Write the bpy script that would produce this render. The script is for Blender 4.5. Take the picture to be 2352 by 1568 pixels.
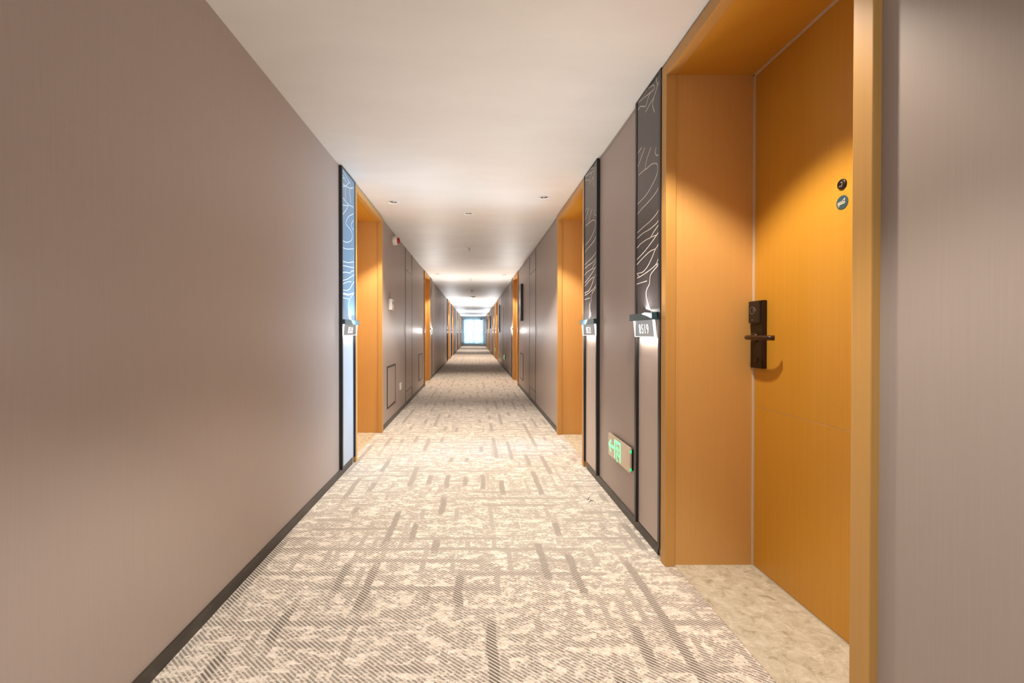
import bpy, bmesh, math, random
from mathutils import Vector, Matrix
random.seed(7)
S = bpy.context.scene
C = S.collection
for o in list(bpy.data.objects): bpy.data.objects.remove(o)

# ------------------------------------------------------------------ camera, world, exposure
F = 1000.0                       # focal length in px of the 2352 px frame
CAMZ = 1.12
cam_d = bpy.data.cameras.new('camera'); cam = bpy.data.objects.new('camera', cam_d); C.objects.link(cam)
cam_d.sensor_width = 36; cam_d.lens = 36*F/2352; cam_d.clip_start = .02; cam_d.clip_end = 200
cam.location = (0, 0, CAMZ)
PITCH = math.radians(0.45)
cam.rotation_euler = (math.pi/2-PITCH, 0, 0)
cam_d.shift_x = (1176-1089)/2352
cam_d.shift_y = -(784-763-F*math.tan(PITCH))/2352
S.camera = cam
S.view_settings.view_transform = 'Standard'; S.view_settings.look = 'None'
S.view_settings.gamma = 1; S.view_settings.use_curve_mapping = False
S.view_settings.exposure = 0.2
W = bpy.data.worlds.new('world'); S.world = W; W.use_nodes = True
W.node_tree.nodes['Background'].inputs[0].default_value = (.62, .80, 1, 1)
W.node_tree.nodes['Background'].inputs[1].default_value = 2.0
WARM = (1.0, .90, .77); NEUT = (1, .96, .89)
DOOR_W = 100.0; MID_W = 84.0; REAR_FILL_W = 11.0; BACK_W = 26.0; ROOM_W = 27.0; SKY_W = 185.0; FAR_W = 95.0; UP_W = 12.0; UPFAR_W = 36.0

def area(name, loc, rot, sx, sy, power, col):
    l = bpy.data.lights.new(name, 'AREA'); l.shape = 'RECTANGLE'; l.size = sx; l.size_y = sy
    l.energy = power; l.color = col
    o = bpy.data.objects.new(name, l); C.objects.link(o); o.location = loc; o.rotation_euler = rot
    return o
# daylight outside the far window, unseen fill lamp added behind the photographer
area('daylight', (0, 43.6, 1.35), (-math.pi/2, 0, 0), 2.4, 2.6, SKY_W, (.72, .87, 1))
area('rear_top_fill', (-.05, -1.7, 2.39), (0, 0, 0), 1.5, 1.6, REAR_FILL_W, (.93, .96, 1))

area('rear_wall_fill', (-.05, -2.5, 1.15), (math.pi/2, 0, 0), 1.9, 2.0, BACK_W, (.78, .90, 1))  # fill added to brighten the near corridor; no window stands here

# the room behind the second right door stands open: its daylight crosses the corridor
rl = area('open_room_daylight', (1.335, 4.216, 1.18), (0, math.radians(90), math.radians(15)), 2.2, 1.04, ROOM_W, (.50, .76, 1))
rl.data.spread = math.radians(58)

# ------------------------------------------------------------------ constants
WR, WL = .932, 1.042             # wall planes
ZC = 2.408                       # ceiling
YB, YE = -2.6, 42.5              # corridor ends
DT = 2.348                       # door opening top
REC = .408                       # door recess depth
def wallx(s): return WR if s > 0 else -WL

# ------------------------------------------------------------------ materials
def mat(name, col, rough=.5, metal=0, spec=.5, emit=None, es=0, alpha=None, trans=0):
    m = bpy.data.materials.new(name); m.use_nodes = True
    b = m.node_tree.nodes['Principled BSDF']
    b.inputs['Base Color'].default_value = (*col, 1); b.inputs['Roughness'].default_value = rough
    b.inputs['Metallic'].default_value = metal; b.inputs['Specular IOR Level'].default_value = spec
    if emit: b.inputs['Emission Color'].default_value = (*emit, 1); b.inputs['Emission Strength'].default_value = es
    if trans: b.inputs['Transmission Weight'].default_value = trans
    return m
def N(m, t, **kw):
    n = m.node_tree.nodes.new(t)
    for k, v in kw.items():
        if k.startswith('i_'): n.inputs[k[2:].replace('_', ' ')].default_value = v
        else: setattr(n, k, v)
    return n
def L(m, a, ao, b, bi): m.node_tree.links.new(a.outputs[ao], b.inputs[bi])
def mapping(m, scale, rot=(0, 0, 0)):
    tc = N(m, 'ShaderNodeNewGeometry'); mp = N(m, 'ShaderNodeMapping')
    mp.inputs['Scale'].default_value = scale; mp.inputs['Rotation'].default_value = rot
    L(m, tc, 'Position', mp, 'Vector'); return mp
def ramp(m, stops):
    r = N(m, 'ShaderNodeValToRGB'); e = r.color_ramp.elements
    e[0].position, e[0].color = stops[0][0], (*stops[0][1], 1)
    e[1].position, e[1].color = stops[-1][0], (*stops[-1][1], 1)
    for p, c in stops[1:-1]: x = e.new(p); x.color = (*c, 1)
    return r
def math_(m, op, a, b=None, clamp=False):
    n = N(m, 'ShaderNodeMath', operation=op); n.use_clamp = clamp
    for i, v in enumerate((a, b)):
        if v is None: continue
        if isinstance(v, (int, float)): n.inputs[i].default_value = v
        else: m.node_tree.links.new(v, n.inputs[i])
    return n.outputs[0]
def noisy(name, c0, c1, scale, rough=.5, spec=.5, bump=0, detail=3, metal=0, nrough=.5):
    m = mat(name, c0, rough, metal, spec); b = m.node_tree.nodes['Principled BSDF']
    mp = mapping(m, scale); n = N(m, 'ShaderNodeTexNoise', i_Scale=1.0, i_Detail=detail, i_Roughness=nrough)
    L(m, mp, 'Vector', n, 'Vector'); r = ramp(m, [(.3, c0), (.7, c1)])
    L(m, n, 'Fac', r, 'Fac'); L(m, r, 'Color', b, 'Base Color')
    if bump:
        bp = N(m, 'ShaderNodeBump', i_Strength=bump, i_Distance=.002); L(m, n, 'Fac', bp, 'Height'); L(m, bp, 'Normal', b, 'Normal')
    return m
M = {}
M['wall'] = noisy('wall_covering', (.36, .292, .254), (.375, .305, .266), (300, 300, 5), rough=.42, spec=.42)
M['ceiling'] = noisy('ceiling_plaster', (.72, .70, .67), (.78, .765, .735), (1.1, 3.2, 1), rough=.48, spec=.5, detail=6, nrough=.62)
M['wood'] = noisy('orange_wood', (.565, .262, .026), (.595, .277, .03), (90, 90, 1.6), rough=.38, spec=.4)
M['jamb'] = noisy('jamb_wood', (.585, .312, .092), (.61, .328, .10), (160, 160, 1.5), rough=.4, spec=.4)
M['casing'] = noisy('casing_wood', (.50, .262, .068), (.53, .28, .076), (120, 120, 1.5), rough=.42, spec=.4)
M['black'] = mat('black_metal', (.012, .012, .013), .35, .0, .5)
M['base'] = noisy('dark_baseboard', (.030, .023, .018), (.055, .043, .034), (6, 6, 30), rough=.38, spec=.5)
M['lowpanel'] = noisy('pale_panel', (.52, .43, .375), (.55, .455, .40), (200, 200, 8), rough=.5, spec=.3)
M['darkpanel'] = mat('dark_lacquer_panel', (.052, .043, .043), .3, 0, .5)
M['bluelit'] = mat('lacquer_panel_blue_lit', (.15, .25, .355), .35, 0, .5)  # cool light on the left sign panel, painted in as blue
M['bluelitlow'] = mat('pale_panel_blue_lit', (.40, .44, .50), .45, 0, .4)  # same cool light put into the lower panel's colour
M['vein'] = mat('pale_vein_line', (.62, .56, .50), .4, 0, .4)
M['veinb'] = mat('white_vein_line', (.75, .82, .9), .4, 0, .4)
M['white'] = mat('white_plastic', (.78, .75, .70), .4)
M['offwhite'] = mat('warm_white_plastic', (.72, .66, .58), .4)
M['red'] = mat('red_plastic', (.35, .01, .01), .3)
M['seal'] = mat('pale_door_seal', (.62, .50, .38), .5)
M['bronze'] = mat('dark_bronze', (.022, .012, .008), .36, .35, .5)
M['bronze2'] = mat('bronze_lever', (.06, .032, .02), .3, .6, .5)
M['gloss'] = mat('black_glass', (.008, .008, .010), .08, 0, .6)
M['mark'] = mat('grey_mark', (.22, .20, .18), .5)
M['chrome'] = mat('chrome', (.55, .53, .52), .25, 1)
M['cup'] = mat('lamp_reflector', (.30, .29, .30), .25, .8)
M['lampring'] = mat('lamp_ring', (.82, .80, .78), .4)
M['bulb'] = mat('lamp_bulb', (1, .9, .8), .5, emit=(1, .86, .68), es=12)
M['crown'] = mat('grey_crown_trim', (.34, .30, .27), .5)
M['signplate'] = noisy('brushed_champagne_plate', (.62, .50, .37), (.70, .58, .44), (5, 9, 14), rough=.3, spec=.5, metal=.25)
M['green'] = mat('green_sign_light', (.02, .3, .1), .5, emit=(.03, .85, .22), es=1.0)
M['greenglow'] = mat('pale_green_sign_light', (.05, .30, .12), .5, emit=(.34, 1, .52), es=1.0)
M['digit'] = mat('lit_white_digits', (1, 1, 1), .5, emit=(1, .97, .92), es=1.8)
M['edge'] = mat('lit_acrylic_edge', (1, 1, 1), .5, emit=(1, .97, .95), es=1.6)
M['groove'] = mat('pale_groove_line', (.80, .55, .24), .5)
M['track'] = mat('dark_teal_metal', (.03, .07, .08), .4)
M['stickerink'] = mat('cream_ink', (.55, .52, .42), .5)
def acrylic():
    m = bpy.data.materials.new('lit_acrylic'); m.use_nodes = True; nt = m.node_tree; nt.nodes.clear()
    out = N(m, 'ShaderNodeOutputMaterial'); t = N(m, 'ShaderNodeBsdfTransparent'); g = N(m, 'ShaderNodeBsdfGlossy', i_Roughness=.1)
    e = N(m, 'ShaderNodeEmission', i_Color=(1, .95, .90, 1), i_Strength=.36)
    a = N(m, 'ShaderNodeMixShader', i_Fac=.10); b = N(m, 'ShaderNodeMixShader', i_Fac=.62)
    L(m, t, 0, a, 1); L(m, g, 0, a, 2); L(m, a, 0, b, 1); L(m, e, 0, b, 2); L(m, b, 0, out, 'Surface'); return m
M['acrylic'] = acrylic()
def curtain_mat():
    m = bpy.data.materials.new('sheer_curtain'); m.use_nodes = True; nt = m.node_tree; nt.nodes.clear()
    out = N(m, 'ShaderNodeOutputMaterial'); t = N(m, 'ShaderNodeBsdfTranslucent', i_Color=(.52, .585, .62, 1))
    d = N(m, 'ShaderNodeBsdfDiffuse', i_Color=(.62, .70, .76, 1)); a = N(m, 'ShaderNodeMixShader', i_Fac=.3)
    L(m, t, 0, a, 1); L(m, d, 0, a, 2); L(m, a, 0, out, 'Surface'); return m
M['curtain'] = curtain_mat()
M['winframe'] = mat('window_frame_metal', (.25, .35, .42), .4)
M['glass'] = mat('window_glass', (.9, .97, 1), .02, trans=1)
M['glass'].node_tree.nodes['Principled BSDF'].inputs['IOR'].default_value = 1.02
# stone threshold
m = M['stone'] = mat('speckled_stone', (.6, .5, .35), .18, 0, .5); b = m.node_tree.nodes['Principled BSDF']
mp = mapping(m, (1, 1, 1)); n1 = N(m, 'ShaderNodeTexNoise', i_Scale=22., i_Detail=5., i_Roughness=.6, i_Distortion=.6); L(m, mp, 'Vector', n1, 'Vector')
r1 = ramp(m, [(.28, (.36, .31, .21)), (.42, (.52, .47, .35)), (.56, (.61, .56, .44)), (.74, (.74, .70, .58))]); L(m, n1, 'Fac', r1, 'Fac')
mp2 = mapping(m, (8, 26, 8), (0, 0, .7)); n2 = N(m, 'ShaderNodeTexNoise', i_Scale=1.3, i_Detail=2., i_Distortion=1.5); L(m, mp2, 'Vector', n2, 'Vector')
r2 = ramp(m, [(.488, (0, 0, 0)), (.5, (.75, .75, .75)), (.512, (0, 0, 0))]); L(m, n2, 'Fac', r2, 'Fac')
mx = N(m, 'ShaderNodeMixRGB'); mx.inputs[2].default_value = (.86, .80, .66, 1); L(m, r1, 'Color', mx, 1); L(m, r2, 'Color', mx, 0); L(m, mx, 0, b, 'Base Color')
# carpet
def carpet():
    m = mat('woven_carpet', (.6, .5, .4), .95, 0, .1); b = m.node_tree.nodes['Principled BSDF']
    geo = N(m, 'ShaderNodeNewGeometry'); sep = N(m, 'ShaderNodeSeparateXYZ'); L(m, geo, 'Position', sep, 0)
    X, Y = sep.outputs['X'], sep.outputs['Y']
    def noise(scale, det=3., rough=.6, dist=0., off=(0, 0, 0)):
        mp = N(m, 'ShaderNodeMapping'); mp.inputs['Scale'].default_value = scale; mp.inputs['Location'].default_value = off
        L(m, geo, 'Position', mp, 'Vector'); n = N(m, 'ShaderNodeTexNoise', i_Scale=1., i_Detail=det, i_Roughness=rough, i_Distortion=dist)
        L(m, mp, 'Vector', n, 'Vector'); return n.outputs['Fac']
    def step(v, lo, hi):
        n = N(m, 'ShaderNodeMapRange', interpolation_type='SMOOTHSTEP'); n.inputs['From Min'].default_value = lo; n.inputs['From Max'].default_value = hi
        m.node_tree.links.new(v, n.inputs['Value']); return n.outputs['Result']
    # speckled blotches, stretched across the corridor
    rag = math_(m, 'MULTIPLY', math_(m, 'SUBTRACT', noise((42, 60, 1), 4., .7, 0, (3, 7, 0)), .5), .9)
    blotn = noise((12, 20, 1), 6., .76, .2)
    blot = step(blotn, .452, .505)
    fine = step(noise((50, 90, 1), 3., .7), .36, .50)
    def bars(u, v, pitch, width, lenscale, thr, off):
        cell = math_(m, 'FLOOR', math_(m, 'DIVIDE', u, pitch))
        wn = N(m, 'ShaderNodeTexWhiteNoise', noise_dimensions='1D'); m.node_tree.links.new(cell, wn.inputs['W'])
        fr = math_(m, 'ABSOLUTE', math_(m, 'SUBTRACT', math_(m, 'FRACT', math_(m, 'DIVIDE', u, pitch)), .5))
        line = math_(m, 'SUBTRACT', 1., step(math_(m, 'ADD', fr, math_(m, 'MULTIPLY', rag, .28)), width, width+.05))
        cb = N(m, 'ShaderNodeCombineXYZ')
        m.node_tree.links.new(math_(m, 'MULTIPLY', v, lenscale), cb.inputs[0])
        m.node_tree.links.new(math_(m, 'ADD', math_(m, 'MULTIPLY', wn.outputs['Value'], 91.), off), cb.inputs[1])
        n = N(m, 'ShaderNodeTexNoise', i_Scale=1., i_Detail=0.); L(m, cb, 0, n, 'Vector')
        return math_(m, 'MULTIPLY', line, step(math_(m, 'ADD', n.outputs['Fac'], math_(m, 'MULTIPLY', rag, .25)), thr, thr+.06))
    wob = math_(m, 'MULTIPLY', math_(m, 'SUBTRACT', noise((5, 5, 1), 2.), .5), .03)
    Xw = math_(m, 'ADD', X, wob); Yw = math_(m, 'ADD', Y, wob)
    vb = bars(Xw, Y, .135, .12, 2.3, .535, 3.)
    hb = bars(Yw, X, .115, .115, 1.7, .50, 40.)
    hb2 = math_(m, 'MULTIPLY', bars(Yw, X, .036, .16, 5., .53, 77.), .6)
    vb2 = math_(m, 'MULTIPLY', bars(Xw, Y, .07, .16, 5., .58, 23.), .75)
    mask = math_(m, 'MAXIMUM', math_(m, 'MULTIPLY', math_(m, 'MULTIPLY', blot, fine), .80), math_(m, 'MAXIMUM', math_(m, 'MAXIMUM', vb, vb2), math_(m, 'MAXIMUM', math_(m, 'MULTIPLY', hb, .85), hb2)))
    # twill: fine diagonal ribs that show the dark yarn
    tw = math_(m, 'SINE', math_(m, 'MULTIPLY', math_(m, 'ADD', math_(m, 'MULTIPLY', X, .62), math_(m, 'MULTIPLY', Y, .78)), 2*math.pi/.0125))
    tws = step(tw, -.75, .35)
    tw2 = math_(m, 'ADD', math_(m, 'MULTIPLY', tws, .72), .28)
    dark = math_(m, 'MULTIPLY', mask, tw2)
    lightfac = math_(m, 'MULTIPLY', math_(m, 'MULTIPLY', step(noise((38, 55, 1), 4., .7, 0, (9, 9, 0)), .42, .56), math_(m, 'ADD', math_(m, 'MULTIPLY', tws, .5), .5)), .5)
    c1 = N(m, 'ShaderNodeMixRGB'); c1.inputs[1].default_value = (.86, .78, .68, 1); c1.inputs[2].default_value = (.55, .42, .31, 1)
    m.node_tree.links.new(lightfac, c1.inputs[0])
    c2 = N(m, 'ShaderNodeMixRGB'); c2.inputs[2].default_value = (.185, .155, .130, 1); L(m, c1, 0, c2, 1)
    m.node_tree.links.new(dark, c2.inputs[0]); L(m, c2, 0, b, 'Base Color')
    b.inputs['Sheen Weight'].default_value = .35; b.inputs['Sheen Roughness'].default_value = .4
    bp = N(m, 'ShaderNodeBump', i_Strength=.25, i_Distance=.002); m.node_tree.links.new(tw, bp.inputs['Height']); L(m, bp, 'Normal', b, 'Normal')
    return m
M['carpet'] = carpet()
# artwork
m = M['art'] = noisy('swirled_artwork', (.16, .11, .09), (.48, .40, .36), (3, 4, 5), rough=.25, spec=.5, detail=2)

# ------------------------------------------------------------------ mesh helpers
class MB:
    def __init__(s): s.bm = bmesh.new()
    def box(s, x0, x1, y0, y1, z0, z1, bev=0):
        x0, x1 = min(x0, x1), max(x0, x1); y0, y1 = min(y0, y1), max(y0, y1); z0, z1 = min(z0, z1), max(z0, z1)
        r = bmesh.ops.create_cube(s.bm, size=1, matrix=Matrix.Translation(((x0+x1)/2, (y0+y1)/2, (z0+z1)/2)) @ Matrix.Diagonal((x1-x0, y1-y0, z1-z0, 1)))
        if bev:
            es = list({e for v in r['verts'] for e in v.link_edges})
            bmesh.ops.bevel(s.bm, geom=es, offset=bev, segments=2, affect='EDGES', profile=.6)
        return s
    def wbox(s, side, d0, d1, y0, y1, z0, z1, bev=0):      # d = distance from the wall plane into the corridor
        w = WR if side > 0 else WL
        return s.box(side*(w-d0), side*(w-d1), y0, y1, z0, z1, bev)
    def cyl(s, p0, p1, r0, r1=None, seg=24, cap=True):
        p0, p1 = Vector(p0), Vector(p1); d = p1-p0; r1 = r0 if r1 is None else r1
        q = d.to_track_quat('Z', 'Y').to_matrix().to_4x4()
        bmesh.ops.create_cone(s.bm, cap_ends=cap, segments=seg, radius1=r0, radius2=r1, depth=d.length, matrix=Matrix.Translation((p0+p1)/2) @ q)
        return s
    def lathe(s, prof, c, axis='Z', seg=32):
        rings = []
        for r, h in prof:
            ring = []
            for i in range(seg):
                a = 2*math.pi*i/seg
                if axis == 'Z': p = (c[0]+r*math.cos(a), c[1]+r*math.sin(a), c[2]+h)
                else: p = (c[0]+h, c[1]+r*math.cos(a), c[2]+r*math.sin(a))
                ring.append(s.bm.verts.new(p))
            rings.append(ring)
        for a, b in zip(rings, rings[1:]):
            for i in range(seg): s.bm.faces.new((a[i], a[(i+1) % seg], b[(i+1) % seg], b[i]))
        s.bm.faces.new(rings[-1]); 
        if prof[0][0] > 0 and False: s.bm.faces.new(rings[0])
        return s
    def tube(s, pts, r, seg=10):
        pts = [Vector(p) for p in pts]; rings = []
        for i, p in enumerate(pts):
            t = (pts[min(i+1, len(pts)-1)]-pts[max(i-1, 0)]).normalized()
            up = Vector((0, 0, 1)) if abs(t.z) < .9 else Vector((1, 0, 0))
            a = t.cross(up).normalized(); b_ = a.cross(t)
            rings.append([s.bm.verts.new(p+r*(math.cos(k*2*math.pi/seg)*a+math.sin(k*2*math.pi/seg)*b_)) for k in range(seg)])
        for a, b_ in zip(rings, rings[1:]):
            for i in range(seg): s.bm.faces.new((a[i], a[(i+1) % seg], b_[(i+1) % seg], b_[i]))
        s.bm.faces.new(rings[0]); s.bm.faces.new(rings[-1]); return s
    def prism(s, poly, fn, d0, d1):                        # poly in 2D, fn(u,v,d)->xyz
        a = [s.bm.verts.new(fn(u, v, d0)) for u, v in poly]; b_ = [s.bm.verts.new(fn(u, v, d1)) for u, v in poly]
        s.bm.faces.new(a); s.bm.faces.new(b_[::-1]); n = len(poly)
        for i in range(n): s.bm.faces.new((a[i], b_[i], b_[(i+1) % n], a[(i+1) % n]))
        return s
    def ribbon(s, pts, fn, w, d0, d1):                     # stroke of width w along 2-D points
        P = [Vector(p) for p in pts]
        l, r = [], []
        for i, p in enumerate(P):
            t = (P[min(i+1, len(P)-1)]-P[max(i-1, 0)]);  t = t.normalized() if t.length > 1e-9 else Vector((1, 0)); n = Vector((-t.y, t.x))*w/2
            l.append(p+n); r.append(p-n)
        for i in range(len(P)-1):
            s.prism([l[i], l[i+1], r[i+1], r[i]], fn, d0, d1)
        return s
    def build(s, name, material, parent=None, smooth=False, slots=None):
        bmesh.ops.recalc_face_normals(s.bm, faces=s.bm.faces)
        me = bpy.data.meshes.new(name)
        if parent is not None:
            off = Vector((0, 0, 0)); q = parent
            while q is not None: off += q.location; q = q.parent
            bmesh.ops.translate(s.bm, verts=s.bm.verts, vec=-off)
        s.bm.to_mesh(me); s.bm.free()
        for x in ([material] if not slots else slots): me.materials.append(x)
        if smooth:
            for p in me.polygons: p.use_smooth = True
        o = bpy.data.objects.new(name, me); C.objects.link(o)
        if parent is not None: o.parent = parent
        return o
def tag(o, label=None, cat=None, group=None, kind=None):
    if label: o['label'] = label
    if cat: o['category'] = cat
    if group: o['group'] = group
    if kind: o['kind'] = kind
    return o
def empty(name, loc, label=None, cat=None, group=None, kind=None):
    o = bpy.data.objects.new(name, None); C.objects.link(o); o.location = loc; o.empty_display_size = .1
    return tag(o, label, cat, group, kind)
def catmull(P, n=6):
    if len(P) < 3: return P
    P = [Vector(p) for p in P]; Q = [2*P[0]-P[1]]+P+[2*P[-1]-P[-2]]; out = []
    for i in range(1, len(Q)-2):
        a, b_, c, d = Q[i-1:i+3]
        for k in range(n):
            t = k/n; out.append(.5*((2*b_)+(c-a)*t+(2*a-5*b_+4*c-d)*t*t+(3*b_-a-3*c+d)*t**3))
    out.append(P[-1]); return out

# ------------------------------------------------------------------ layout
# doors: (side, y of opening near, far, sign near y, sign far y, digits)
DOORS = [
 (1, 1.053, 2.073, 2.128, 2.462, '8519'),
 (1, 3.677, 4.755, 3.229, 3.615, '8521'),
 (-1, 3.807, 4.835, 3.361, 3.748, '8518'),
 (1, 9.17, 10.23, 10.29, 10.64, None),
 (-1, 9.09, 10.12, 10.18, 10.56, None),
 (1, 16.95, 18.0, 18.06, 18.4, None),
 (-1, 17.0, 18.05, 16.6, 16.94, None),
 (1, 19.6, 20.65, 20.71, 21.05, None),
 (-1, 20.05, 21.1, 19.65, 19.99, None),
 (1, 25.8, 26.85, 26.91, 27.25, None),
 (-1, 27.05, 28.1, 26.65, 26.99, None),
 (1, 31.9, 32.95, 33.01, 33.35, None),
 (-1, 33.65, 34.7, 33.25, 33.59, None),
]
CLOSETS = [(-1, 6.59, 7.30), (1, 6.59, 7.34), (1, 13.9, 14.7), (-1, 14.7, 15.5), (-1, 23.0, 23.8), (1, 22.5, 23.3)]
CW = .053                         # casing width

# ------------------------------------------------------------------ floor, ceiling, walls
mb = MB(); mb.box(-WL-.1, WR+.035, YB, YE, -.1, 0)
tag(mb.build('floor', M['carpet']), 'cream and grey woven corridor carpet with broken bars and fine diagonal ribs', None, None, 'structure')

LAMPS = []                        # x, y
for s, y0, y1, *_ in DOORS:
    LAMPS.append(((.665 if s > 0 else -.80), (y0+y1)/2 - (.03 if s > 0 else 0)))
LAMPS[0] = (.665, 1.53); LAMPS[1] = (.67, 4.17); LAMPS[2] = (-.80, 4.32)
LAMPS[3] = (.68, 9.76); LAMPS[4] = (-.81, 9.61)
MID = [(-.06, 4.735), (.12, .75)]
HR = .046; SQ = .06
def ceiling():
    mb = MB(); bm = mb.bm
    x0, x1 = -WL-.1, WR+.1
    holes = sorted(LAMPS+MID, key=lambda p: p[1])
    def rect(a, b_, c, d):
        if b_-a > 1e-5 and d-c > 1e-5:
            bm.faces.new([bm.verts.new(p) for p in ((a, c, ZC), (b_, c, ZC), (b_, d, ZC), (a, d, ZC))])
    def fill(a, b_, c, d, hs):
        if not hs: rect(a, b_, c, d); return
        h = hs[0]; xa, xb, ya, yb = h[0]-SQ, h[0]+SQ, h[1]-SQ, h[1]+SQ
        rest = hs[1:]
        below = [q for q in rest if q[1]+SQ <= ya]; mid = [q for q in rest if q[1]+SQ > ya and q[1]-SQ < yb]
        if mid:      # split vertically between lamps
            q = mid[0]; xs = (q[0]+h[0])/2
            lf = [k for k in hs if k[0] < xs]; rt = [k for k in hs if k[0] >= xs]
            fill(a, xs, c, d, lf); fill(xs, b_, c, d, rt); return
        rect(a, b_, c, ya); rect(a, xa, ya, yb); rect(xb, b_, ya, yb)
        n = 32; ci = []; sq = []
        for i in range(n):
            t = 2*math.pi*i/n; cx, sy = math.cos(t), math.sin(t); k = 1/max(abs(cx), abs(sy))
            ci.append(bm.verts.new((h[0]+HR*cx, h[1]+HR*sy, ZC))); sq.append(bm.verts.new((h[0]+SQ*cx*k, h[1]+SQ*sy*k, ZC)))
        for i in range(n): bm.faces.new((ci[i], ci[(i+1) % n], sq[(i+1) % n], sq[i]))
        fill(a, b_, yb, d, rest)
    fill(x0, x1, YB, YE, holes)
    for f in bm.faces:
        f.normal_update()
        if f.normal.z > 0: f.normal_flip()
    me = bpy.data.meshes.new('ceiling'); bm.to_mesh(me); bm.free(); me.materials.append(M['ceiling'])
    o = bpy.data.objects.new('ceiling', me); C.objects.link(o)
    # slab above, hides the outside
    tag(o, 'plain off-white plaster corridor ceiling with round downlights', None, None, 'structure')
ceiling()
mb = MB(); mb.box(-WL-.7, WR+.7, YB-.1, YE+.1, ZC+.14, ZC+.2); tag(mb.build('ceiling.001', M['ceiling']), 'slab above the corridor ceiling', None, None, 'structure')

for s, nm in ((-1, 'wall_left'), (1, 'wall_right')):
    ds = sorted([d for d in DOORS if d[0] == s], key=lambda d: d[1])
    mb = MB(); y = YB; bb = MB(); segs = []
    for d in ds:
        a, b_ = d[1]-.045, d[2]+.045
        segs.append((y, a)); mb.wbox(s, 0, -.12, y, a, -.02, ZC+.005)
        mb.wbox(s, 0, -.12, a, b_, DT+.045, ZC+.005); y = b_
    segs.append((y, YE)); mb.wbox(s, 0, -.12, y, YE, -.02, ZC+.005)
    tag(mb.build(nm, M['wall']), ('left' if s < 0 else 'right')+' corridor wall in taupe vertical-grain wall covering', None, None, 'structure')
    for a, b_ in segs:
        a2 = a+(.045+CW-.045 if a != YB else 0); b2 = b_-(CW-.0 if b_ != YE else 0)
        bb.wbox(s, 0, .007, a2+.012, b2-.012, 0, .055)
    tag(bb.build('baseboard_left' if s < 0 else 'baseboard_right', M['base']), 'low dark baseboard along the '+('left' if s < 0 else 'right')+' wall', None, None, 'structure')
mb = MB(); mb.box(-WL-.7, WR+.7, YB-.1, YB, -.02, ZC+.1); tag(mb.build('wall_back', M['wall']), 'wall behind the photographer', None, None, 'structure')
# far wall around the window
mb = MB(); mb.box(-WL-.1, -WL+.05, YE, YE+.12, 0, ZC); mb.box(WR-.05, WR+.1, YE, YE+.12, 0, ZC); mb.box(-WL-.1, WR+.1, YE, YE+.12, ZC-.04, ZC+.1); mb.box(-WL-.1, WR+.1, YE, YE+.12, -.02, .10)
tag(mb.build('wall_end', M['wall']), 'end wall around the curtained window', None, None, 'structure')
# grey crown strip on the right
mb = MB(); bm = mb.bm
prof = [(2.14, .006), (4.8, .012), (6.6, .028), (9, .045), (12, .06), (YE, .06)]
for (ya, ha), (yb, hb) in zip(prof, prof[1:]):
    v = [bm.verts.new(p) for p in ((WR, ya, ZC-ha), (WR-.006, ya, ZC-ha), (WR-.006, ya, ZC), (WR, ya, ZC), (WR, yb, ZC-hb), (WR-.006, yb, ZC-hb), (WR-.006, yb, ZC), (WR, yb, ZC))]
    for f in ((0, 1, 2, 3), (4, 7, 6, 5), (0, 4, 5, 1), (1, 5, 6, 2), (2, 6, 7, 3), (3, 7, 4, 0)): bm.faces.new([v[i] for i in f])
tag(mb.build('trim_1', M['crown']), 'thin grey strip where right wall meets ceiling', None, None, 'structure')

# window and curtain at the far end
wn = empty('window_1', (0, YE+.06, 0), 'bright daylight window behind the sheer curtain at the corridor end', None, None, 'structure')
mb = MB()
for x in (-WL+.06, -.05, WR-.06): mb.box(x-.02, x+.02, YE+.02, YE+.07, .10, ZC-.04)
for z in (.12, .95, ZC-.06): mb.box(-WL+.05, WR-.05, YE+.02, YE+.07, z-.02, z+.02)
mb.build('window_frame', M['winframe'], wn)
mb = MB(); mb.box(-WL+.05, WR-.05, YE+.04, YE+.046, .10, ZC-.04); mb.build('window_pane', M['glass'], wn)
def curtain(x0, x1, label):
    mb = MB(); bm = mb.bm; n = 130; rows = []
    for z in (.02, .8, 1.6, ZC-.03):
        r = []
        for i in range(n+1):
            t = i/n; x = x0+(x1-x0)*t
            y = YE-.12+.035*math.sin(t*2*math.pi*9+.7*math.sin(t*13))+.012*math.sin(t*47+z)
            r.append(bm.verts.new((x, y, z)))
        rows.append(r)
    for a, b_ in zip(rows, rows[1:]):
        for i in range(n): bm.faces.new((a[i], a[i+1], b_[i+1], b_[i]))
    o = mb.build('sheer_curtain', M['curtain'], smooth=True)
    tag(o, label, 'curtain', 'curtains over the end window')
curtain(-WL+.02, -.06, 'left half of the pale blue pleated sheer curtain covering the end window')
curtain(-.04, WR-.02, 'right half of the pale blue pleated sheer curtain covering the end window')
tr = MB(); tr.box(-WL+.01, WR-.01, YE-.16, YE-.08, ZC-.03, ZC-.005)
tag(tr.build('curtain_track', M['white']), 'white curtain track under the ceiling at the corridor end', 'curtain rail')

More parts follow.
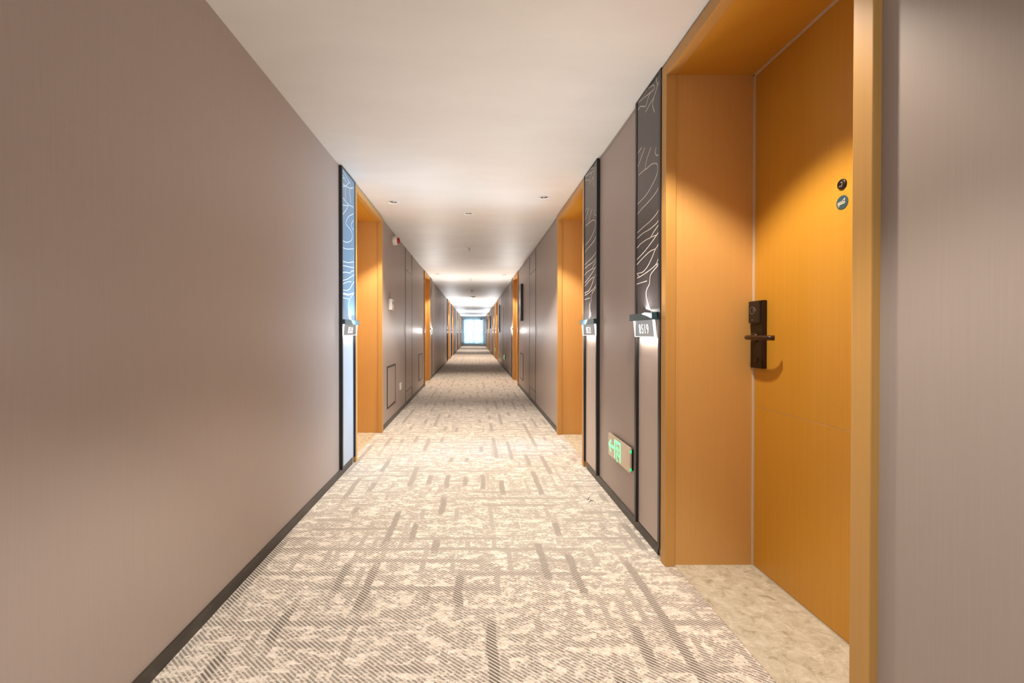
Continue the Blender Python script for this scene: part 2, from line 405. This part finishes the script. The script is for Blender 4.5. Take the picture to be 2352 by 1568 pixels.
# ------------------------------------------------------------------ doors
def door(n, s, y0, y1, detail, near):
    w = wallx(s); far = not near
    where = {0: 'nearest wooden door on the right, with bronze lock, recessed in orange frame', 1: 'second wooden door on the right, beyond the exit sign',
             2: 'nearest wooden door on the left, after the blue-lit panel'}.get(n, 'recessed wooden door %s side, about %d doors down the corridor' % ('right' if s > 0 else 'left', n//2+1))
    root = empty('door_%d' % (n+1), (w, (y0+y1)/2, 0), where, None, None, 'structure')
    ja, jb = y0-.015, y1+.015
    # casing: face boards, proud of the wall, with a return lip
    mb = MB()
    for a, b_ in ((y0-CW, y0), (y1, y1+CW)): mb.wbox(s, .020, -.028, a, b_, 0, DT+.05, .002 if near else 0)
    mb.wbox(s, .020, -.028, y0, y1, DT-.006, DT+.05, .002 if near else 0)
    mb.build('casing', M['casing'], root)
    # jamb linings and head
    mb = MB()
    mb.wbox(s, -.028, -REC-.05, ja-.03, ja, 0, DT); mb.wbox(s, -.028, -REC-.05, jb, jb+.03, 0, DT)
    mb.build('jamb', M['jamb'], root)
    mb = MB(); mb.wbox(s, -.028, -REC-.05, ja-.03, jb+.03, DT, DT+.03); mb.build('door_head', M['wood'], root)
    # leaf with a groove across
    leaf = MB(); leaf.wbox(s, -REC, -REC-.045, ja+.009, jb-.009, .768, DT-.009)
    leaf.wbox(s, -REC, -REC-.045, ja+.009, jb-.009, .008, .764); leaf.wbox(s, -REC-.003, -REC-.045, ja+.009, jb-.009, .764, .768)
    lf = leaf.build('door_leaf', M['wood'], root)
    mb = MB(); mb.wbox(s, -REC-.0012, -REC-.003, ja+.009, jb-.009, .7645, .7675); mb.build('groove', M['groove'], lf)
    mb = MB(); mb.wbox(s, -REC+.006, -REC-.04, ja, ja+.008, 0, DT); mb.wbox(s, -REC+.006, -REC-.04, jb-.008, jb, 0, DT); mb.wbox(s, -REC+.006, -REC-.04, ja, jb, DT-.008, DT)
    mb.build('seal', M['seal'], root)
    mb = MB(); mb.wbox(s, -.035, -REC-.05, ja, jb, -.05, .001); th = mb.build('stone_threshold', M['stone'], root)
    mb = MB(); mb.wbox(s, -.033, -.037, ja, jb, -.02, .003); mb.build('edge_strip', M['seal'], root)
    mb = MB(); mb.wbox(s, -REC+.003, -REC, ja, jb, 0, .006); mb.build('bottom_strip', M['seal'], root)
    if detail: door_hardware(root, s, jb, lf)
    return root
def door_hardware(root, s, jb, lf):
    w = WR if s > 0 else WL
    def X(d): return s*(w+REC-d)           # d from the leaf into the recess
    ya, yb = 1.991, 2.074
    ya += jb-2.088; yb += jb-2.088
    yc = (ya+yb)/2
    mb = MB(); mb.box(X(0), X(.024), ya, yb, .953, 1.268, .004); lk = mb.build('lock', M['bronze'], root)
    mb = MB(); mb.box(X(.020), X(.034), ya+.006, yb, 1.163, 1.266, .004); rd = mb.build('card_reader', M['gloss'], lk)
    cy, cz = yc+.012, 1.222
    mb = MB(); P = lambda u, v, d: (X(.0342+d), cy-u, cz+v)
    ring = [(.017*math.cos(i*math.pi/12), .017*math.sin(i*math.pi/12)) for i in range(25)]
    mb.ribbon(ring, P, .0013, 0, .0008); mb.ribbon([(.004, .006), (.018, .012), (.024, -.002), (.010, -.010), (.004, .006)], P, .0013, 0, .0008)
    mb.box(X(.0342), X(.035), cy-.006, cy+.006, 1.176, 1.179); mb.build('reader_mark', M['mark'], lk)
    mb = MB(); mb.lathe([(.013, 0), (.013, -s*.002), (.010, -s*.004)], (X(.024), yc, .993), 'X', 24); mb.build('key_cover', M['bronze2'], lk)
    # lever: spindle, then a bar running back along the leaf with a bent end
    mb = MB(); z = 1.096
    mb.tube([(X(.02), 2.04+jb-2.088, z), (X(.05), 2.04+jb-2.088, z), (X(.068), 2.030+jb-2.088, z), (X(.078), 2.005+jb-2.088, z), (X(.080), 1.96+jb-2.088, z), (X(.078), 1.91+jb-2.088, z), (X(.070), 1.875+jb-2.088, z), (X(.055), 1.862+jb-2.088, z)], .011, 14)
    mb.lathe([(.022, 0), (.022, -s*.008), (.018, -s*.010)], (X(.024), 2.04+jb-2.088, z), 'X', 24)
    mb.build('lever_handle', M['bronze2'], lk, smooth=True)
    # peephole and round sticker
    def disc(y, z, r, t): m_ = MB(); m_.lathe([(r, 0), (r, -s*t*.6), (r*.88, -s*t)], (X(0), y, z), 'X', 32); return m_
    py, pz = 1.34/.844, 1.12+(763-424)/1000*1.34/.844
    ph = disc(py, pz, .019, .006).build('peephole', M['bronze'], root, True)
    mb = MB(); Q = lambda u, v, d: (X(.006+d), py-u, pz+v)
    mb.ribbon([(-.008, -.006), (.004, -.008), (.006, .004), (-.002, .008)], Q, .003, 0, .001); mb.build('peephole_mark', M['mark'], ph)
    ty, tz = 1.34/.844, 1.12+(763-465.5)/1000*1.34/.844
    st = disc(ty, tz, .0255, .002).build('bed_sticker', M['track'], root)
    Q = lambda u, v, d: (X(.002+d), ty-u, tz+v)
    mb = MB()
    for k in range(3): mb.ribbon([(-.018, -.007+k*.004), (.014, -.004+k*.005)], Q, .0028, 0, .0008)
    mb.prism([(-.002, .004), (.012, .013), (.014, .013), (.014, .004)], Q, 0, .0008); mb.ribbon([(-.010, -.007), (-.014, -.014)], Q, .0025, 0, .0008)
    mb.build('sticker_symbol', M['stickerink'], st)
for i, (s, y0, y1, *_) in enumerate(DOORS): door(i, s, y0, y1, i == 0, i < 3)

def closet(n, s, y0, y1, first):
    root = empty('door_%d' % n, (wallx(s), (y0+y1)/2, 0), 'concealed service door flush in the %s wall, dark edge lines' % ('right' if s > 0 else 'left'), None, None, 'structure')
    t = .018
    mb = MB()
    for y in (y0, y1-t*1.4): mb.wbox(s, 0, .004, y, y+t*1.4, .055, ZC)
    mb.build('side_line', M['black'], root)
    mb = MB(); mb.wbox(s, 0, .004, y0+t, y1-t, 2.07, 2.07+t); mb.wbox(s, 0, .004, y0+t, y1-t, .205, .205+t); mb.build('cross_line', M['black'], root)
    mb = MB(); mb.wbox(s, 0, .002, y0+t*1.4, y1-t*1.4, .217, 2.07); mb.build('door_panel', M['wall'], root)
for i, (s, a, b_) in enumerate(CLOSETS): closet(len(DOORS)+1+i, s, a, b_, i < 2)

# ------------------------------------------------------------------ room number signs
def cr6(x, y): return 1300+x/3.735, 340+y/3.733
def cr8(x, y): return 1450+x/3.618, y/3.618
VE = [
 ('6', [(612,50),(645,0)]), ('6', [(612,165),(640,90),(672,0)]), ('6', [(672,190),(690,100),(724,0)]), ('6', [(768,0),(760,35),(772,68),(812,42)]),
 ('6', [(622,235),(650,208),(672,190),(690,178),(720,150),(750,136),(776,140),(783,185),(768,250),(730,330),(680,410),(612,482)]),
 ('6', [(612,567),(650,520),(700,468),(760,395),(808,325)]), ('6', [(609,727),(660,680),(715,632),(770,570),(806,518)]),
 ('6', [(607,777),(660,730),(710,700),(765,655),(804,610)]), ('6', [(606,860),(640,820),(690,785),(723,766),(750,720),(804,650)]),
 ('6', [(723,766),(775,745)]), ('6', [(606,957),(660,900),(720,825),(775,747),(803,713)]),
 ('6', [(606,1000),(660,940),(720,885),(766,862),(801,815)]), ('6', [(766,862),(735,940),(700,1010),(660,1060),(603,1078)]),
 ('6', [(603,1116),(630,1105),(690,1065),(765,1003),(800,935)]), ('6', [(610,1080),(630,1108)]),
 ('6', [(603,1167),(650,1152),(692,1138)]), ('6', [(765,1003),(800,992),(730,1075),(718,1120),(714,1165),(692,1210),(686,1260),(700,1320),(720,1375),(734,1418)]),
 ('8', [(50,850),(100,820),(155,775),(185,745),(175,715),(135,730)]), ('8', [(50,920),(75,890),(112,890),(135,820),(155,775)]), ('8', [(112,940),(150,870),(182,815),(210,720),(245,655)]),
 ('8', [(200,630),(205,690),(212,722)]), ('8', [(180,820),(172,880),(188,940)]), ('8', [(238,575),(246,605)]), ('8', [(50,850),(80,800),(130,735)]),
]
LV = [[(240,200),(265,250),(295,310)],[(240,258),(268,258)],[(240,315),(282,352),(325,312)],[(242,350),(270,362),(290,350),(285,370),(280,510)],[(282,355),(340,382),(382,375)],[(240,150),(340,330)],
 [(362,372),(340,390),(335,440),(348,560)],[(243,485),(318,575),(378,608)],[(243,578),(312,590),(318,575)],[(312,590),(300,625),(243,695)],
 [(378,688),(320,720),(288,790),(300,825),(345,880),(365,950),(350,1005),(300,1028),(246,1008)],[(378,765),(352,810),(360,850),(378,880)],[(246,1090),(300,1108),(380,1106)],
 [(247,1252),(310,1270),(381,1262)],[(247,1304),(310,1318),(381,1333)],[(247,1388),(290,1385),(335,1396),(350,1376),(382,1368)],[(250,1483),(300,1470),(345,1440),(384,1418)],[(250,1525),(310,1500),(350,1500)],[(340,1568),(384,1498)]]
def crL(x, y): return 740+x/5.227, 360+y/5.227
LV2 = [[(162,20),(200,22),(228,0)],[(162,42),(205,52),(250,42)],[(162,52),(210,60),(240,45)],[(162,80),(208,90)],[(250,42),(215,95),(206,150),(215,200),(228,262)]]
def crM(x, y): return 740+x/3.41, 660+y/3.41
def glyph_mesh(txt):
    cu = bpy.data.curves.new('digits', 'FONT'); cu.body = txt; cu.size = 1; cu.extrude = 0; cu.align_x = 'CENTER'; cu.space_character = 1.25
    ob = bpy.data.objects.new('digits', cu); C.objects.link(ob)
    bpy.context.view_layer.update()
    me = bpy.data.meshes.new_from_object(ob.evaluated_get(bpy.context.evaluated_depsgraph_get()))
    bpy.data.objects.remove(ob); return me
def number_sign(i, s, ya, yb, doory, digits):
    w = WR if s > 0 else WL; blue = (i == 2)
    near = i < 3; T = .024
    if digits: lab = {'8519': 'dark veined room sign panel with lit plate 8519 beside the nearest right door',
                      '8521': 'dark veined room sign panel with lit plate 8521 beyond the exit sign',
                      '8518': 'veined room sign panel with blue light painted in and lit plate on the left wall'}[digits]
    else: lab = SIGNLAB[i]
    root = empty('room_number_sign', (s*w, (ya+yb)/2, .055), lab, 'room sign', 'lit room number signs along the corridor')
    f = .022
    ydoor_near = doory < ya           # is the door on the near side?
    mb = MB()
    for a in (ya, yb-f): mb.wbox(s, 0, T, a, a+f, .055, ZC-.002)
    mb.wbox(s, 0, T, ya+f, yb-f, ZC-.012, ZC-.002)
    mb.build('frame', M['black'], root)
    a, b_ = ya+f, yb-f
    mb = MB(); mb.wbox(s, 0, T-.003, a, b_, 1.222, ZC-.012)
    bw = M['bluelit'] if blue else M['darkpanel']
    if near:
        nbase = len(mb.bm.faces)
        # veins, traced in the panel's own plane
        xp = w-(T-.003); fn = lambda u, v, d: (s*(xp-d), u, v)
        src = [(( cr6 if t == '6' else cr8), P) for t, P in VE] if not blue else [(crL, P) for P in LV]+[(crM, P) for P in LV2]
        y_src0, y_src1 = (2.150, 2.440) if not blue else (3.383, 3.726)
        xs_ = WR-.021 if not blue else WL-.021
        for cr, P in src:
            Q = []
            for x, y in P:
                px, py = cr(x, y); Y = xs_*1000/abs(px-1089); Z = CAMZ-(py-763)*Y/1000
                Y = a+(Y-y_src0)/(y_src1-y_src0)*(b_-a)
                Q.append((min(max(Y, a), b_), min(max(Z, 1.225), ZC-.013)))
            mb.ribbon(catmull(Q), fn, .0042 if not blue else .006, 0, .0006)
        mb.bm.faces.ensure_lookup_table()
        for f_ in mb.bm.faces[nbase:]: f_.material_index = 1
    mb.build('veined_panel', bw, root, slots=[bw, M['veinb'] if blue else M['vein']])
    mb = MB(); mb.wbox(s, 0, .008, a, b_, .06, 1.20); mb.build('lower_panel', M['bluelitlow'] if blue else M['lowpanel'], root)
    # bracket shelf
    c0, c1 = ya+.006, yb+.012
    if not ydoor_near: c0, c1 = ya+.006, yb+.05
    if i == 0: c0, c1 = ya+.048, yb+.03
    mb = MB(); mb.wbox(s, 0, .044, c0, c1, 1.184, 1.221, .002 if near else 0); br = mb.build('bracket', M['track'], root)
    # acrylic plate hanging below the bracket, leaning back towards the wall
    p0, p1 = c0+.005, c1-.045
    zt, zb = 1.184, 1.096; th = .012; dt, db = .038, .029
    def slab(m_, y0, y1, e=0):
        bm = m_.bm
        pts = [(dt, zt), (db, zb), (db-th, zb), (dt-th, zt)]
        m_.prism(pts, lambda d, z, y: (s*(w-d), y, z), y0, y1)
    pl = MB(); slab(pl, p0+.003, p1-.003); plate = pl.build('number_plate', M['acrylic'], br)
    pe = MB(); slab(pe, p0, p0+.003); slab(pe, p1-.003, p1)
    pe.prism([(db+.0003, zb+.0018), (db+.0003, zb-.0012), (db-th, zb-.0012), (db-th, zb+.0018)], lambda d, z, y: (s*(w-d), y, z), p0+.003, p1-.003)
    pe.build('lit_edge', M['edge'], plate)
    if digits:
        me = glyph_mesh(digits); bm = bmesh.new(); bm.from_mesh(me)
        xs = [v.co.x for v in bm.verts]; ys = [v.co.y for v in bm.verts]
        x0, x1, y0_, y1_ = min(xs), max(xs), min(ys), max(ys); yc = p0+(p1-p0)*.47; ww = .125; hh = .050
        zc = 1.138
        for v in bm.verts:
            u = (v.co.x-x0)/(x1-x0)-.5; t = (v.co.y-y0_)/(y1_-y0_)-.5
            z = zc+t*hh; d = db+(dt-db)*(z-zb)/(zt-zb)+.0012
            v.co = Vector((s*(w-d), yc-s*u*ww, z))
        g = MB(); g.bm.free(); g.bm = bm; g.build('room_number', M['digit'], plate)
    return root
SIGNLAB = {3: 'lit room sign on the right wall just past the framed artwork', 4: 'lit room sign on the left wall past the second left door'}
far_names = {5: 'right wall room sign, first one after the second green exit sign', 6: 'left wall room sign, third along from the blue-lit panel', 7: 'right wall room sign, fourth along the corridor',
             8: 'left wall room sign, fourth along the corridor', 9: 'right wall room sign, second from the curtained window', 10: 'left wall room sign, second from the curtained window',
             11: 'right wall room sign closest to the curtained window', 12: 'left wall room sign closest to the curtained window'}
SIGNLAB.update(far_names)
for i, (s, y0, y1, a, b_, dg) in enumerate(DOORS):
    r = number_sign(i, s, a, b_, y0, dg)
    # the strip lamp hidden in the bracket, washing the pale panel below
    l = bpy.data.lights.new('plate_lamp', 'AREA'); l.shape = 'RECTANGLE'; l.size = .012; l.size_y = (b_-a)*.7; l.energy = .55 if i < 3 else .5; l.color = (1, .93, .84)
    lo = bpy.data.objects.new('plate_lamp', l); C.objects.link(lo); lo.location = (s*((WR if s > 0 else WL)-.018), (a+b_)/2, 1.092)
    # unseen fill light added above the bracket to brighten the ceiling
    l = bpy.data.lights.new('ceiling_fill', 'AREA'); l.shape = 'RECTANGLE'; l.size = .012; l.size_y = (b_-a)*.8; l.energy = UP_W if i < 3 else (UPFAR_W*.85 if i < 5 else UPFAR_W*(1.15 if i < 9 else 2.2)); l.color = (.74, .87, 1) if i == 2 else ((1, .96, .92) if i < 5 else ((.92, .95, 1) if i < 9 else (.74, .87, 1)))
    lo = bpy.data.objects.new('ceiling_fill', l); C.objects.link(lo); lo.location = (s*((WR if s > 0 else WL)-.036), (a+b_)/2, 1.225)
    ty = -.25 if i == 0 else .85 if i < 3 else (-.6 if i < 5 else 0)           # aimed along the corridor
    lo.rotation_euler = Vector((s*(1.1 if i < 3 else .6), -ty, -1)).to_track_quat('Z', 'Y').to_euler()

# ------------------------------------------------------------------ exit signs
def exit_sign(y0, y1, z0, z1, label, full):
    root = empty('exit_sign', (WR, (y0+y1)/2, z0), label, 'exit sign', 'green exit signs low on the right wall')
    mb = MB(); mb.wbox(1, 0, .012, y0+.012, y1-.012, z0+.012, z1-.012); mb.build('back_box', M['black'], root)
    mb = MB(); mb.wbox(1, .012, .026, y0, y1, z0, z1, .004); pl = mb.build('plate', M['signplate'], root)
    fn = lambda u, v, d: (WR-.0262-d, y1-u*(y1-y0), z0+v*(z1-z0))      # u from far (left in view) to near, v up
    W_ = (y1-y0); H = (z1-z0)
    def build_sym(k, mat_, name, d):
        mb = MB()
        R = lambda pts, w_: mb_rib(mb, pts, w_*k, d)
        return mb
    def rib(mb, pts, w_, d):
        f2 = lambda u, v, dd: (WR-.0262-dd, y1-u, z0+v)
        mb.ribbon([(u*W_, v*H) for u, v in pts], f2, w_, 0, d)
    def poly(mb, pts, d):
        f2 = lambda u, v, dd: (WR-.0262-dd, y1-u, z0+v)
        mb.prism([(u*W_, v*H) for u, v in pts], f2, 0, d)
    for (nm, mt, e, d) in (('symbol_glow', M['green'], .003, .0003), ('symbol', M['greenglow'], 0, .0008)):
        mb = MB(); k = .010+e*1.6 if full else .012+e
        # arrow
        rib(mb, [(.30, .50), (.08, .50)], .017+e*1.6, d); rib(mb, [(.155, .74), (.05, .50), (.155, .22)], .019+e*1.6, d)
        # door frame
        rib(mb, [(.345, .09), (.345, .90)], .019+e*1.6, d); rib(mb, [(.325, .855), (.625, .855)], .015+e*1.6, d); rib(mb, [(.60, .09), (.60, .90)], .019+e*1.6, d)
        # running figure
        poly(mb, [(.425, .72), (.425, .80), (.465, .80), (.465, .72)], d)
        rib(mb, [(.455, .66), (.47, .42), (.44, .30), (.425, .10)], k, d); rib(mb, [(.47, .42), (.535, .30), (.575, .30)], k, d)
        rib(mb, [(.41, .50), (.435, .64), (.50, .62), (.535, .50)], k, d); rib(mb, [(.44, .02+.04), (.48, .02+.04)], k, d)
        mb.build(nm, mt, pl)
    for za, zb in ((z1-.030, z1-.012), (z0+.012, z0+.028)):
        mb = MB(); mb.wbox(1, .014, .024, y0-.0015, y0+.0005, za, zb); mb.build('green_edge', M['green'], pl)
exit_sign(2.533, 2.937, .298, .445, 'nearest green running man exit sign with left arrow, low on right wall', True)
exit_sign(12.95, 13.35, .298, .445, 'small green exit sign low on right wall before the concealed door', False)
exit_sign(18.6, 19.0, .298, .445, 'farthest tiny green exit sign low on right wall', False)

# ------------------------------------------------------------------ hatches
def hatch(s, y0, y1, label):
    root = empty('access_hatch', (wallx(s), (y0+y1)/2, .2), label, 'access panel', 'small square hatches low on the walls')
    mb = MB(); t = .02; z0, z1 = .2, .71
    mb.wbox(s, 0, .006, y0, y1, z0, z0+t); mb.wbox(s, 0, .006, y0, y1, z1-t, z1); mb.wbox(s, 0, .006, y0, y0+t, z0+t, z1-t); mb.wbox(s, 0, .006, y1-t, y1, z0+t, z1-t)
    mb.build('frame', M['black'], root)
    mb = MB(); mb.wbox(s, 0, .003, y0+t, y1-t, z0+t, z1-t); mb.build('panel', M['lowpanel'] if False else M['wall'], root)
for s, a, b_, l in ((-1, 5.2, 5.75, 'dark outlined access hatch low on left wall under the fire call point'), (-1, 8.17, 8.73, 'dark outlined access hatch low on left wall before the second left door'),
                 (1, 8.24, 8.83, 'dark outlined access hatch low on right wall under the framed artwork'), (-1, 15.85, 16.4, 'tiny far hatch on left wall after the second concealed door'),
                 (1, 15.65, 16.2, 'tiny far hatch on right wall beneath the white dashed picture'), (-1, 21.4, 21.95, 'tiny far hatch on left wall past the fourth left sign'),
                 (1, 21.3, 21.85, 'tiny far hatch on right wall past the fourth right sign')): hatch(s, a, b_, l)

# ------------------------------------------------------------------ pictures
def picture(s, y0, y1, z0, z1, label, style=0):
    root = empty('wall_picture', (wallx(s), (y0+y1)/2, z0), label, 'picture', 'pictures hung on the corridor walls')
    t = .018; D = .046
    mb = MB(); mb.wbox(s, 0, D, y0, y0+t, z0, z1); mb.wbox(s, 0, D, y1-t, y1, z0, z1); mb.wbox(s, 0, D, y0+t, y1-t, z0, z0+t); mb.wbox(s, 0, D, y0+t, y1-t, z1-t, z1)
    mb.wbox(s, 0, .02, y0+t, y1-t, z0+t, z1-t); mb.build('frame', M['black'] if style == 0 else M['track'], root)
    mb = MB(); mb.wbox(s, .02, D-.004, y0+t, y1-t, z0+t, z1-t); mb.build('artwork', M['art'], root)
    if style:
        mb = MB(); n = 18
        for k in range(n):
            z = z0+(z1-z0)*(k+.2)/n; mb.wbox(s, .004, D-.004, y0-.003, y0, z, z+(z1-z0)/n*.5)
            mb.wbox(s, D, D+.003, y0+.01, y1-.01, z, z+(z1-z0)/n*.5)
        mb.build('white_dashes', M['white'], root)
picture(1, 8.28, 8.77, 1.34, 2.043, 'black-sided framed brown swirl artwork above the hatch on the right wall')
picture(1, 15.55, 16.1, 1.12, 2.10, 'tall far picture with rows of white dashes on the right wall', 1)
picture(1, 24.3, 24.8, 1.34, 2.04, 'small far black picture on the right wall, second from the window')
picture(1, 30.6, 31.1, 1.34, 2.04, 'tiny black picture on the right wall closest to the end window')
picture(-1, 36.0, 36.5, 1.34, 2.04, 'tiny far picture at the end of the left wall')

# ------------------------------------------------------------------ wall devices, left
r = empty('alarm_sounder', (-WL, 5.62, 2.30), 'white round fire alarm sounder with red lens high on left wall', 'fire alarm')
mb = MB(); mb.lathe([(.058, 0), (.058, .035), (.052, .052), (.046, .055)], (-WL, 5.62, 2.30), 'X', 32); mb.build('body', M['offwhite'], r, True)
mb = MB(); mb.lathe([(.040, .0), (.038, .018), (.028, .028), (.01, .032)], (-WL+.055, 5.62, 2.30), 'X', 32); mb.build('red_lens', M['red'], r, True)
r = empty('fire_call_point', (-WL, 5.37, 1.395), 'white square fire call point with dark window on left wall', 'call point')
mb = MB(); mb.wbox(-1, 0, .042, 5.315, 5.425, 1.395, 1.528, .005); mb.build('housing', M['white'], r)
mb = MB(); mb.wbox(-1, .042, .044, 5.345, 5.395, 1.462, 1.500); mb.build('window', M['mark'], r)
mb = MB(); mb.wbox(-1, .042, .046, 5.335, 5.405, 1.405, 1.412); mb.build('slot', M['red'], r)
r = empty('warning_label', (-WL, 5.40, 1.545), 'faded red strip label above the white call point', 'label')
mb = MB(); mb.wbox(-1, 0, .002, 5.38, 5.42, 1.545, 1.62); mb.build('strip', mat('faded_red_label', (.42, .20, .17), .6), r)
r = empty('wall_socket', (-WL, 6.15, .32), 'white wall socket low on left wall between hatch and concealed door', 'socket')
mb = MB(); mb.wbox(-1, 0, .010, 6.08, 6.20, .315, .410, .003); old = set(mb.bm.faces)
for dy in (.035, .085):
    for dz in (.03, .06): mb.wbox(-1, .0095, .0105, 6.08+dy-.004, 6.08+dy+.004, .315+dz, .315+dz+.010)
for f_ in mb.bm.faces:
    if f_ not in old: f_.material_index = 1
mb.build('face_plate', M['white'], r, slots=[M['white'], M['black']])

# ------------------------------------------------------------------ ceiling things
def downlight(x, y, label, power, col, half=50, grp='recessed ceiling downlights'):
    root = empty('downlight', (x, y, ZC), label, 'ceiling light', grp)
    mb = MB(); mb.lathe([(.046, -.0005), (.056, -.0005), (.056, -.004), (.046, -.005), (.043, -.002), (.043, .004)], (x, y, ZC), 'Z', 32)
    bmesh.ops.delete(mb.bm, geom=[f for f in mb.bm.faces if len(f.verts) > 4], context='FACES_ONLY'); mb.build('trim_ring', M['lampring'], root, True)
    mb = MB(); mb.lathe([(.0445, .0), (.043, .02), (.036, .055), (.03, .062)], (x, y, ZC), 'Z', 32); mb.build('reflector', M['cup'], root, True)
    mb = MB(); mb.lathe([(.018, .060), (.017, .052), (.010, .048)], (x, y, ZC), 'Z', 20); mb.build('bulb', M['bulb'], root, True)
    mb = MB(); mb.box(x-.003, x+.003, y-.042, y+.042, ZC+.008, ZC+.018); mb.build('cross_bar', M['lampring'], root)
    l = bpy.data.lights.new('lamp', 'SPOT'); l.energy = power; l.color = col; l.spot_size = math.radians(half*2); l.spot_blend = .35; l.shadow_soft_size = .022
    o = bpy.data.objects.new('lamp', l); C.objects.link(o); o.location = (x, y, ZC-.004)
lab = {1: 'small round downlight in the ceiling in front of the second right door', 2: 'small round downlight in the ceiling in front of the nearest left door',
       3: 'small far downlight near the right wall, before the far artwork door', 4: 'small far downlight near the left wall above the second left door', 0: 'round downlight in the ceiling above the nearest right door'}
FARLAB = {5: 'tiny far downlight before the fourth right door, next past the second exit sign', 6: 'tiny far downlight before the third left door', 7: 'tiny far downlight before the fifth right door, beyond the dashed picture',
          8: 'tiny far downlight before the fourth left door', 9: 'tiny far downlight on the right, second from the curtained window', 10: 'tiny far downlight on the left, second from the curtained window',
          11: 'tiny far downlight on the right closest to the curtained window', 12: 'tiny far downlight on the left closest to the curtained window'}
for i, (x, y) in enumerate(LAMPS):
    pw = DOOR_W if i < 5 else FAR_W
    downlight(x, y, lab.get(i) or FARLAB[i], pw, WARM, 50)
for i, (x, y) in enumerate(MID):
    downlight(x, y, 'middle one of the three nearest visible ceiling downlights' if i == 0 else 'downlight on the corridor centreline nearest the photographer', MID_W if i < 2 else FAR_W, NEUT, 40 if i == 1 else 52)
def sprinkler(x, y, label):
    root = empty('sprinkler', (x, y, ZC), label, 'sprinkler', 'sprinkler heads along the ceiling')
    mb = MB(); mb.lathe([(.040, 0), (.040, -.004), (.022, -.012), (.016, -.013)], (x, y, ZC), 'Z', 28); mb.build('escutcheon', M['white'], root, True)
    mb = MB(); mb.cyl((x, y, ZC-.01), (x, y, ZC-.026), .009, .007, 14)
    for dx in (-1, 1): mb.tube([(x+dx*.008, y, ZC-.022), (x+dx*.013, y, ZC-.035), (x+dx*.009, y, ZC-.048), (x, y, ZC-.053)], .0022, 6)
    mb.cyl((x, y, ZC-.024), (x, y, ZC-.046), .0025, .0025, 8); mb.build('nozzle', M['chrome'], root)
    mb = MB(); mb.cyl((x, y, ZC-.053), (x, y, ZC-.056), .015, .015, 16); mb.build('deflector', M['chrome'], root)
for k, (px, py) in enumerate(((1078, 568), (1082, 640), (1083.5, 667), (1085.5, 688), (1087, 702), (1087, 714))):
    Y = (ZC-CAMZ)*1000/(763-py)
    sprinkler((px-1089)*Y/1000, Y, ['nearest sprinkler head in the middle of the corridor ceiling', 'second nearest sprinkler head on the ceiling, before the bright band', 'third sprinkler head along the ceiling centreline',
              'sprinkler head hanging just behind the flat round smoke detector', 'second farthest tiny sprinkler head on the ceiling', 'farthest tiny sprinkler head on the ceiling'][k])
r = empty('smoke_detector', (-.03, 15.6, ZC), 'flat round white smoke detector on the far ceiling', 'smoke detector')
mb = MB(); mb.lathe([(.11, 0), (.11, -.012), (.095, -.022), (.05, -.03)], (-.03, 15.6, ZC), 'Z', 32); mb.build('housing', M['white'], r, True)
mb = MB(); mb.lathe([(.045, -.028), (.042, -.042), (.02, -.046)], (-.03, 15.6, ZC), 'Z', 24); mb.build('sensor', M['offwhite'], r, True)
r = empty('security_camera', (.62, 38.0, ZC), 'small dark camera hanging from the ceiling at the far right end', 'camera')
mb = MB(); mb.cyl((.62, 38, ZC), (.62, 38, ZC-.12), .02, .02); mb.build('stem', M['mark'], r)
mb = MB(); mb.box(.54, .72, 37.9, 38.1, ZC-.20, ZC-.10, .01); mb.build('body', M['mark'], r)

# a few crumbs of dry leaf on the carpet by the right wall
mb = MB()
for k in range(16):
    x, y = .775+random.uniform(-.022, .022), 2.90+random.uniform(-.045, .045); a = random.uniform(0, 6.28); r_ = random.uniform(.002, .005)
    mb.prism([(x+r_*math.cos(a), y+r_*math.sin(a)), (x+r_*math.cos(a+2.2), y+1.4*r_*math.sin(a+2.2)), (x+r_*math.cos(a+4), y+r_*math.sin(a+4))], lambda u, v, d: (u, v, d), 0.0005, .003)
tag(mb.build('leaf_crumbs', mat('dark_crumb', (.05, .035, .02), .8)), 'small dark crumbs lying on the carpet near the right wall', 'debris', None, 'stuff')
